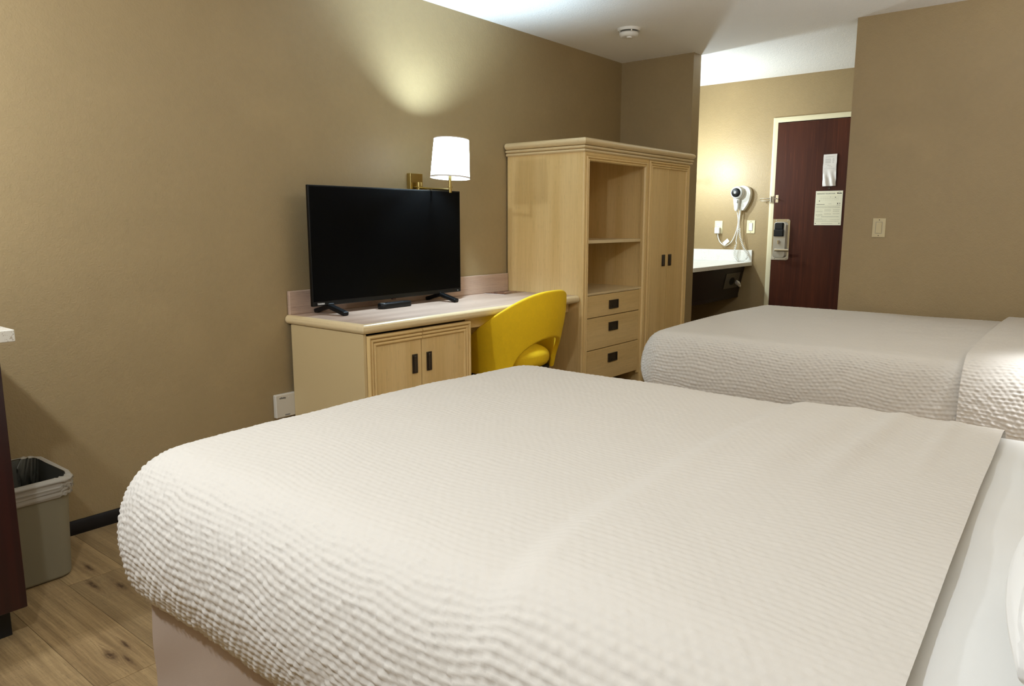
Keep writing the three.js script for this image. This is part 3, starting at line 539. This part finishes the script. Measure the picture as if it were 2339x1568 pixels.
function pendant(x, z, drop, light, label) {
  const c = thing('pendant_lamp', label, 'pendant lamp', [x, H, z]);
  part(c, 'canopy', new THREE.CylinderGeometry(0.055, 0.06, 0.022, 32).translate(0, -0.011, 0), M.brass);
  part(c, 'rod', rod(V(0, -0.02, 0), V(0, 0.08 - drop, 0), 0.006), M.brass);
  part(c, 'socket', rod(V(0, 0.05 - drop, 0), V(0, 0.09 - drop, 0), 0.03), M.brass);
  part(c, 'lamp_glass', new THREE.SphereGeometry(0.085, 32, 24).translate(0, -drop, 0), M.glowGlass);
  pointLamp(c, [0, -drop, 0], light, 1.8, 'globe_light');
}
pendant(0.05, 0.66, 0.59, LIGHT.pendantCounter, 'frosted globe pendant lamp above the kitchenette counter');
pendant(-0.09, 2.34, 0.4, LIGHT.pendant, 'frosted globe pendant lamp in the aisle beside the bed by the waste bin');
function vanityLamp(x, label) {
  const c = thing('vanity_lamp', label, 'wall lamp', [x, 1.66, 0]);
  part(c, 'mount', [rb(-0.045, 0.045, -0.06, 0.06, 0, 0.02, 0.006), rod(V(0, -0.02, 0.02), V(0, -0.02, 0.16), 0.009), rod(V(0, -0.04, 0.16), V(0, -0.0, 0.16), 0.02)], M.chrome);
  part(c, 'lamp_glass', new THREE.SphereGeometry(0.048, 24, 18).translate(0, 0.035, 0.16), M.glowGlass);
  pointLamp(c, [0, 0.035, 0.16], LIGHT.vanity, 1.5, 'globe_light');
}
vanityLamp(5.42, 'globe vanity lamp beside the partition wall'); vanityLamp(6.02, 'globe vanity lamp beside the entry wall');

// ---------------------------------------------------------------- ceiling smoke detector
{
  const s = thing('smoke_detector', 'white round smoke detector on the ceiling', 'smoke detector', [4.33, H, 0.57]);
  part(s, 'base', new THREE.CylinderGeometry(0.074, 0.07, 0.016, 40).translate(0, -0.008, 0), M.detector);
  part(s, 'vent', new THREE.CylinderGeometry(0.057, 0.057, 0.008, 40).translate(0, -0.019, 0), M.dark);
  const pts = [[0.061, -0.022], [0.061, -0.034], [0.055, -0.046], [0.043, -0.052], [0.0001, -0.054]].map(p => new THREE.Vector2(...p));
  part(s, 'cover', new THREE.LatheGeometry([new THREE.Vector2(0.0001, -0.022), ...pts], 40), M.detector);
  for (let k = 0; k < 4; k++) part(s, 'rib', rb(-0.004, 0.004, -0.024, -0.015, 0.052, 0.062, 0.001).rotateY(k * PI / 2 + 0.8), M.detector);
  part(s, 'button', new THREE.CylinderGeometry(0.017, 0.015, 0.008, 20).translate(-0.018, -0.057, 0.014), M.detector);
}

// ---------------------------------------------------------------- plates on the walls
function rocker(o, plateMat, padMat) {       // local: faces -x
  part(o, 'plate', rb(-0.006, 0, -0.057, 0.057, -0.037, 0.037, 0.002), plateMat);
  part(o, 'rocker', new RoundedBoxGeometry(0.008, 0.066, 0.032, 2, 0.002).rotateZ(0.05).translate(-0.007, 0, 0), padMat);
  part(o, 'bezel', [bx(-0.0066, -0.005, -0.0355, -0.034, -0.019, 0.019), bx(-0.0066, -0.005, 0.034, 0.0355, -0.019, 0.019), bx(-0.0066, -0.005, -0.034, 0.034, -0.0195, -0.018), bx(-0.0066, -0.005, -0.034, 0.034, 0.018, 0.0195)], M.grey);
  for (const y of [-0.047, 0.047]) part(o, 'screw', new THREE.SphereGeometry(0.003, 8, 6).scale(0.4, 1, 1).translate(-0.0062, y, 0), M.bronze);
}
rocker(thing('light_switch', 'tan rocker light switch on the wall beside the bed by the wardrobe', 'light switch', [XR, 1.195, 1.978]), M.switchTan, M.switchTan);
rocker(thing('light_switch', 'ivory rocker light switch between hair dryer and entry door', 'light switch', [XD, 1.186, 0.578]), M.ivory, M.white);
{
  const o = thing('wall_outlet', 'ivory wall outlet above the vanity with a white plug in it', 'outlet', [XD, 1.182, 0.278]);
  part(o, 'plate', rb(-0.006, 0, -0.057, 0.057, -0.037, 0.037, 0.002), M.ivory);
  part(o, 'socket_face', [rb(-0.008, -0.004, 0.006, 0.036, -0.016, 0.016, 0.004), rb(-0.008, -0.004, -0.036, -0.006, -0.016, 0.016, 0.004)], M.white);
  part(o, 'slot', [bx(-0.0085, -0.007, 0.02, 0.029, -0.008, -0.006), bx(-0.0085, -0.007, 0.02, 0.029, 0.006, 0.008), bx(-0.0085, -0.007, 0.010, 0.014, -0.002, 0.002)], M.dark);
}
{
  const b = thing('network_box', 'small white network box on the wall beside the desk cupboard', 'wall box', [2.052, 0.341, 0]);
  part(b, 'body', rb(-0.048, 0.07, -0.058, 0.058, 0.001, 0.026, 0.005, 'y', 3), M.box);
  part(b, 'logo', text('xfinity', 0.0085, -0.028, 0.036, 0.026, 0.036), M.dark, 'small black maker lettering');
  part(b, 'indicator', rb(0.022, 0.026, 0.04, 0.043, 0.024, 0.027, 0.001), M.white);
  part(b, 'vent', [rb(0.0, 0.028, -0.05, -0.043, 0.0255, 0.0266, 0.0004)], M.grey);
}
// ---------------------------------------------------------------- papers on the door
{
  const plan = canvasTex(512, 684, (c, w, h) => {
    c.fillStyle = '#ece7cc'; c.fillRect(0, 0, w, h); c.fillStyle = '#2a261c'; c.font = 'bold 31px sans-serif'; c.textBaseline = 'top'; c.fillText('EMERGENCY ESCAPE PLAN', 20, 34, 350);
    c.lineWidth = 4; c.strokeStyle = '#333'; c.beginPath(); c.arc(448, 46, 26, PI, 0); c.stroke(); c.fillRect(404, 42, 92, 16); c.fillStyle = '#7a5a2a'; c.fillRect(404, 34, 18, 8);
    c.strokeStyle = '#b9b396'; c.lineWidth = 2; c.strokeRect(84, 110, 350, 34); c.strokeRect(84, 150, 350, 36); for (let i = 0; i < 10; i++) { c.beginPath(); c.moveTo(84 + 35 * i, 110); c.lineTo(84 + 35 * i, 186); c.stroke(); }
    c.fillStyle = '#2f2b22'; c.fillRect(372, 118, 12, 20); c.fillRect(70, 188, 14, 20); c.fillRect(280, 116, 8, 8); c.fillRect(418, 238, 20, 26); c.beginPath(); c.moveTo(458, 238); c.lineTo(482, 244); c.lineTo(462, 262); c.fill();
    const bars = (x, y, ww, n) => { for (let i = 0; i < n; i++) { let q = x; while (q < x + ww - 6) { const l = 6 + rnd() * 22; c.fillRect(q, y + i * 12, Math.min(l, x + ww - q), 4); q += l + 5; } } };
    seed = 4; c.fillStyle = '#5a5443'; c.fillRect(22, 262, 158, 9); bars(250, 256, 70, 1); bars(410, 276, 76, 2); c.fillStyle = '#8c866c';
    bars(22, 294, 390, 1); bars(22, 312, 460, 3); for (const [x, y, n] of [[22, 376, 1], [182, 370, 2], [346, 366, 2], [22, 404, 2], [182, 404, 1], [346, 398, 2], [22, 462, 3], [182, 452, 2], [346, 446, 2]]) bars(x, y, 130, n);
    bars(40, 508, 60, 1); bars(130, 506, 340, 2); c.fillStyle = '#4f4a3a'; bars(12, 556, 140, 1); c.fillStyle = '#8c866c'; bars(22, 578, 220, 1); bars(300, 574, 180, 1); c.fillStyle = '#6a6450'; bars(22, 606, 450, 1); bars(140, 652, 220, 1); c.fillStyle = '#2a261c'; c.fillRect(14, 642, 18, 14); c.fillRect(470, 640, 18, 14);
  });
  const p = thing('escape_plan', 'cream printed emergency escape plan sheet on the entry door', 'notice', [XD - 0.018, 1.342, 1.231]);
  p.rotation.y = -PI / 2;
  part(p, 'board', rb(-0.107, 0.107, -0.14, 0.14, 0.0003, 0.003, 0.0008), M.paper);
  part(p, 'print', new THREE.PlaneGeometry(0.212, 0.278).translate(0, 0, 0.0034), std({ map: plan, roughness: 0.5 }));
  const rc = canvasTex(192, 480, (c, w, h) => { c.fillStyle = '#e6e0da'; c.fillRect(0, 0, w, h); c.fillStyle = '#a49d97'; seed = 8; const row = (x, y, ww) => { let q = x; while (q < x + ww - 4) { const l = 4 + rnd() * 14; c.fillRect(q, y, Math.min(l, x + ww - q), 4); q += l + 4; } }; row(40, 32, 100); row(30, 42, 130); for (let i = 0; i < 8; i++) { row(30, 66 + i * 9, 80); row(130, 66 + i * 9, 26); } row(30, 150, 60); c.fillStyle = '#6d6661'; row(60, 166, 60); c.fillStyle = '#a49d97'; row(40, 190, 100); row(20, 214, 150); });
  const pg = new THREE.PlaneGeometry(0.105, 0.255, 14, 34), q = pg.attributes.position;
  for (let i = 0; i < q.count; i++) { const x = q.getX(i), y = q.getY(i), lo = sstep(0.02, -0.1, y); q.setZ(i, 0.0115 + 0.007 * lo * Math.sin(x * 120 + y * 24 + 0.8) + 0.003 * (noise(x * 40, y * 30, 1e6, 1e6, 71) - 0.5)); q.setX(i, x + 0.003 * (noise(y * 30, 2, 1e6, 1e6, 72) - 0.5)); }
  pg.computeVertexNormals();
  const r = single('posted_slip', pg, phy({ map: rc, roughness: 0.4 }), 'crinkled narrow white printed slip taped on the entry door', 'notice'); r.position.set(XD - 0.018, 1.648, 1.223); r.rotation.set(0, -PI / 2, 0); r.rotateZ(0.012);
}
// ---------------------------------------------------------------- vanity
{
  const v = thing('vanity_counter', 'white vanity counter with low splashes behind the partition wall', 'counter');
  part(v, 'countertop', rb(XF + XFT + 0.002, XD - 0.001, 0.845, 0.878, 0.001, 0.606, 0.003), M.vanity);
  part(v, 'side_splash', rb(XD - 0.021, XD - 0.001, 0.878, 0.982, 0.001, 0.606, 0.003), M.vanity);
  part(v, 'back_splash', rb(XF + XFT + 0.002, XD - 0.021, 0.878, 0.982, 0.001, 0.02, 0.003), M.vanity);
  // tilted valance panel below
  const pan = part(v, 'valance_panel', uvm(new THREE.BoxGeometry(XD - 0.006 - (XF + XFT + 0.002), 0.27, 0.018).rotateX(0.2).translate((XF + XFT + 0.002 + XD - 0.006) / 2, 0.714, 0.508), 'x'), M.valance, 'dark brown tilted panel under the counter');
  part(v, 'bottom_rail', rb(XF + XFT + 0.002, XD - 0.006, 0.556, 0.584, 0.3, 0.492, 0.004, 'x'), M.valance);
  const d = thing('tissue_dispenser', 'steel tissue dispenser plate set in the dark vanity panel', 'tissue box', [6.27, 0.722, 0.5205]); d.rotation.x = 0.2;
  part(d, 'plate', rb(-0.15, 0.15, -0.068, 0.068, 0, 0.004, 0.002), std({ color: 0x77746c, roughness: 0.3, metalness: 0.9 }));
  part(d, 'opening', new THREE.CylinderGeometry(0.034, 0.034, 0.003, 28).scale(1.5, 1, 1).rotateX(PI / 2).translate(0.0, -0.005, 0.0045), M.dark);
  const tg = new THREE.SphereGeometry(1, 30, 20), tp = tg.attributes.position;
  for (let i = 0; i < tp.count; i++) { const x = tp.getX(i), y = tp.getY(i), z = tp.getZ(i), n = 0.75 + 0.5 * noise(x * 3 + 4, y * 4 + z * 3 + 5, 1e6, 1e6, 77); tp.setXYZ(i, 0.06 * x * n + 0.055 - 0.02 * z, -0.026 * x + 0.02 * y * n - 0.025, 0.024 * z * n + 0.02); }
  tg.computeVertexNormals();
  const ts = single('tissue', tg, M.paper, 'white tissue hanging out of the steel dispenser', 'tissue'); ts.position.copy(d.position); ts.position.z += 0.022; ts.rotation.x = 0.2;
}
// ---------------------------------------------------------------- hair dryer
{
  const h = thing('hair_dryer', 'white wall-mounted hair dryer with coiled cord above the vanity', 'hair dryer', [XD, 0, 0]);   // local y, z are world
  const bs = new THREE.Shape(); bs.moveTo(0.485, 1.335); bs.bezierCurveTo(0.455, 1.37, 0.435, 1.42, 0.435, 1.47); bs.bezierCurveTo(0.435, 1.56, 0.572, 1.56, 0.572, 1.475); bs.bezierCurveTo(0.572, 1.42, 0.545, 1.37, 0.515, 1.335); bs.closePath();
  part(h, 'wall_base', toCreasedNormals(new THREE.ExtrudeGeometry(bs, { depth: 0.035, bevelEnabled: true, bevelSize: 0.006, bevelThickness: 0.008, bevelSegments: 4, curveSegments: 24 }).rotateY(-PI / 2).translate(-0.008, 0, 0), 0.6), M.white);
  const hd = new THREE.LatheGeometry([[0.0001, 0], [0.05, 0], [0.056, 0.02], [0.056, 0.045], [0.048, 0.06], [0.04, 0.066]].map(p => new THREE.Vector2(...p)), 40).rotateZ(PI / 2).translate(-0.045, 1.483, 0.472);
  part(h, 'dryer_head', hd, M.white);
  part(h, 'collar', new THREE.TorusGeometry(0.05, 0.004, 10, 40).rotateY(PI / 2).translate(-0.1, 1.483, 0.472), M.grey);
  const gr = part(h, 'air_intake', new THREE.SphereGeometry(0.04, 28, 14, 0, 2 * PI, 0, PI / 2).scale(1, 0.35, 1).rotateZ(PI / 2).translate(-0.108, 1.483, 0.468), M.rubber, 'round black intake grille');
  part(gr, 'centre_cap', new THREE.SphereGeometry(0.013, 14, 10).scale(0.5, 1, 1).translate(-0.122, 1.483, 0.468), M.grey);
  const hp = [[0.03, 1.46], [0.03, 1.42], [0.024, 1.38], [0.02, 1.345], [0.012, 1.325]];
  part(h, 'handle', new THREE.LatheGeometry([...hp.map(([r, y]) => new THREE.Vector2(r, y)), new THREE.Vector2(0.0001, 1.322)], 28).scale(0.8, 1, 1).rotateX(0.0).translate(-0.075, 0, 0.466), M.white);
  part(h, 'rocker_switch', rb(-0.102, -0.094, 1.395, 1.42, 0.474, 0.484, 0.002), M.grey);
  const cc = [[1.325, 0.466], [1.243, 0.478], [1.14, 0.478], [1.06, 0.468], [1.04, 0.476]].map(([y, z]) => V(-0.05, y, z));
  part(h, 'handset_cord', tube(cc, 0.0042, 60), M.white);
  const cp = new THREE.CatmullRomCurve3([[1.04, 0.476], [1.01, 0.466], [0.958, 0.46], [0.915, 0.471], [0.894, 0.499], [0.894, 0.542], [0.915, 0.574], [0.945, 0.58], [0.996, 0.547], [1.068, 0.517], [1.109, 0.504], [1.2, 0.492], [1.336, 0.496]].map(([y, z]) => V(-0.055, y, z)));
  const hel = []; const NT = 38, len = 0.78; for (let i = 0; i <= NT * 10; i++) { const t = i / (NT * 10), u = t * len, p = cp.getPointAt(u), tn = cp.getTangentAt(u), nx = V(1, 0, 0), bn = tn.clone().cross(nx).normalize(), a = t * NT * 2 * PI, r = 0.008 * sstep(0, 0.03, t) * sstep(1, 0.97, t); hel.push(p.clone().addScaledVector(nx, r * Math.cos(a)).addScaledVector(bn, r * Math.sin(a))); }
  part(h, 'coiled_cord', new THREE.TubeGeometry(new THREE.CatmullRomCurve3(hel), NT * 12, 0.0028, 6), M.white);
  const tail = []; for (let i = 0; i <= 10; i++) tail.push(cp.getPointAt(len + (1 - len) * i / 10)); part(h, 'handset_cord', tube(tail, 0.0036, 30), M.white);
  part(h, 'power_cord', tube([[1.335, 0.476, -0.02], [1.243, 0.468, -0.018], [1.165, 0.457, -0.018], [1.061, 0.417, -0.018], [1.029, 0.385, -0.018], [1.018, 0.353, -0.02], [1.044, 0.312, -0.026], [1.085, 0.291, -0.03], [1.122, 0.284, -0.032]].map(([y, z, x]) => V(x, y, z)), 0.0046, 80), M.white);
  part(h, 'plug', [rb(-0.05, -0.0085, 1.125, 1.18, 0.258, 0.304, 0.006, 'y', 3)], M.white);
  part(h, 'warning_tag', new RoundedBoxGeometry(0.001, 0.034, 0.06, 1, 0.0004).rotateX(-0.72).translate(-0.032, 1.05, 0.366), M.paper);
}
// ---------------------------------------------------------------- kitchenette counter at the left edge
{
  const k = thing('kitchenette_cabinet', 'dark red-brown kitchenette base cabinet beside the waste bin', 'cabinet');
  const x0 = -0.3, x1 = 0.69, z = 0.715;
  part(k, 'body', bx(x0, x1, 0.1, 0.899, 0.006, z - 0.02), M.redWood);
  part(k, 'toe_kick', bx(x0, x1 - 0.03, 0, 0.1, 0.006, z - 0.07), M.dark);
  for (const [a, b] of [[x0 + 0.002, 0.193], [0.197, x1 - 0.002]]) {
    const d = part(k, 'door', rb(a, b, 0.104, 0.896, z - 0.019, z, 0.003), M.redWood);
    const hx = a < 0 ? b - 0.04 : a + 0.04; part(d, 'handle', tube([V(hx, 0.7, z), V(hx, 0.705, z + 0.022), V(hx, 0.75, z + 0.028), V(hx, 0.795, z + 0.022), V(hx, 0.8, z)], 0.005, 24), M.bronze);
  }
  single('countertop', rb(x0 - 0.02, 0.722, 0.9, 0.934, 0.002, 0.745, 0.003, 'x'), M.quartz, 'speckled off-white stone countertop on the kitchenette cabinet', 'countertop');
}
// ---------------------------------------------------------------- waste bin
{
  const w = thing('waste_bin', 'taupe plastic waste bin with clear liner against the taupe wall', 'waste bin', [0.835, 0, 0.215]);
  const rr = (hx, hz, r, y, n = 8) => { const p = []; for (const [sx, sz, a0] of [[1, 1, 0], [-1, 1, PI / 2], [-1, -1, PI], [1, -1, 1.5 * PI]]) for (let k = 0; k <= n; k++) { const a = a0 + PI / 2 * k / n; p.push([sx * (hx - r) + r * Math.cos(a), y, sz * (hz - r) + r * Math.sin(a)]); } return p; };
  function loft(rings, close) { const P = [], U = [], I = [], n = rings[0].length; rings.forEach((r, i) => r.forEach((p, k) => { P.push(...p); U.push(k * 0.03, p[1]); })); for (let i = 0; i < rings.length - 1; i++) for (let k = 0; k < n; k++) { const a = i * n + k, b = i * n + (k + 1) % n; I.push(a, a + n, b, b, a + n, b + n); } if (close) { const c = P.length / 3; P.push(0, rings[0][0][1], 0); U.push(0, 0); for (let k = 0; k < n; k++) I.push(c, k, (k + 1) % n); } const g = new THREE.BufferGeometry(); g.setAttribute('position', new THREE.Float32BufferAttribute(P, 3)); g.setAttribute('uv', new THREE.Float32BufferAttribute(U, 2)); g.setIndex(I); g.computeVertexNormals(); return g; }
  const hx = 0.11, hz = 0.155, Hh = 0.362;
  part(w, 'body', loft([rr(hx - 0.008, hz - 0.008, 0.05, 0.001), rr(hx - 0.002, hz - 0.002, 0.05, 0.006), rr(hx, hz, 0.05, 0.012), rr(hx + 0.012, hz + 0.014, 0.052, Hh - 0.01), rr(hx + 0.009, hz + 0.011, 0.05, Hh - 0.01), rr(hx - 0.004, hz - 0.004, 0.048, 0.014)], true), M.bin);
  part(w, 'rim', loft([rr(hx + 0.011, hz + 0.013, 0.052, Hh - 0.012), rr(hx + 0.019, hz + 0.021, 0.056, Hh - 0.01), rr(hx + 0.021, hz + 0.023, 0.058, Hh - 0.002), rr(hx + 0.018, hz + 0.02, 0.056, Hh + 0.003), rr(hx + 0.01, hz + 0.012, 0.05, Hh)]), M.bin);
  const wav = (ring, a, s) => ring.map(([x, y, z], i) => [x * (1 + a * (noise(i * 0.55, y * 30, 1e6, 1e6, s) - 0.5)), y + 0.4 * a * (noise(i * 0.4, 5, 1e6, 1e6, s + 1) - 0.5), z * (1 + a * (noise(i * 0.6, y * 20 + 9, 1e6, 1e6, s) - 0.5))]);
  const N = 26, L = [];
  for (let k = 0; k <= 12; k++) { const t = k / 12, wob = (k & 1 ? 0.0035 : 0) + 0.003 * hash(k, 3); L.push(wav(rr(hx + 0.016 + 0.006 * t + wob, hz + 0.018 + 0.006 * t + wob, 0.055, Hh - 0.062 + 0.058 * t, N), k === 12 ? 0.008 : 0.03, 20 + k)); }
  L.push(wav(rr(hx + 0.020, hz + 0.022, 0.058, Hh + 0.006, N), 0.01, 40), wav(rr(hx + 0.006, hz + 0.008, 0.05, Hh + 0.004, N), 0.02, 41));
  part(w, 'liner_collar', loft(L), M.liner, 'crinkled clear liner edge folded over the rim');
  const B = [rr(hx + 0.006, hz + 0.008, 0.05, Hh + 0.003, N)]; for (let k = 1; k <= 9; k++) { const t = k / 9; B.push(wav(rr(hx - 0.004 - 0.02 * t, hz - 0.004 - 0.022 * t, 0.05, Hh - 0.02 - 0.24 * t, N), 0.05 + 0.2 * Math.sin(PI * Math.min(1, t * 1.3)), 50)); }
  part(w, 'liner_bag', loft(B), M.shadedBag, 'plastic liner hanging inside, bin shade painted into its dark colour');
}
renderer.render(scene, camera);
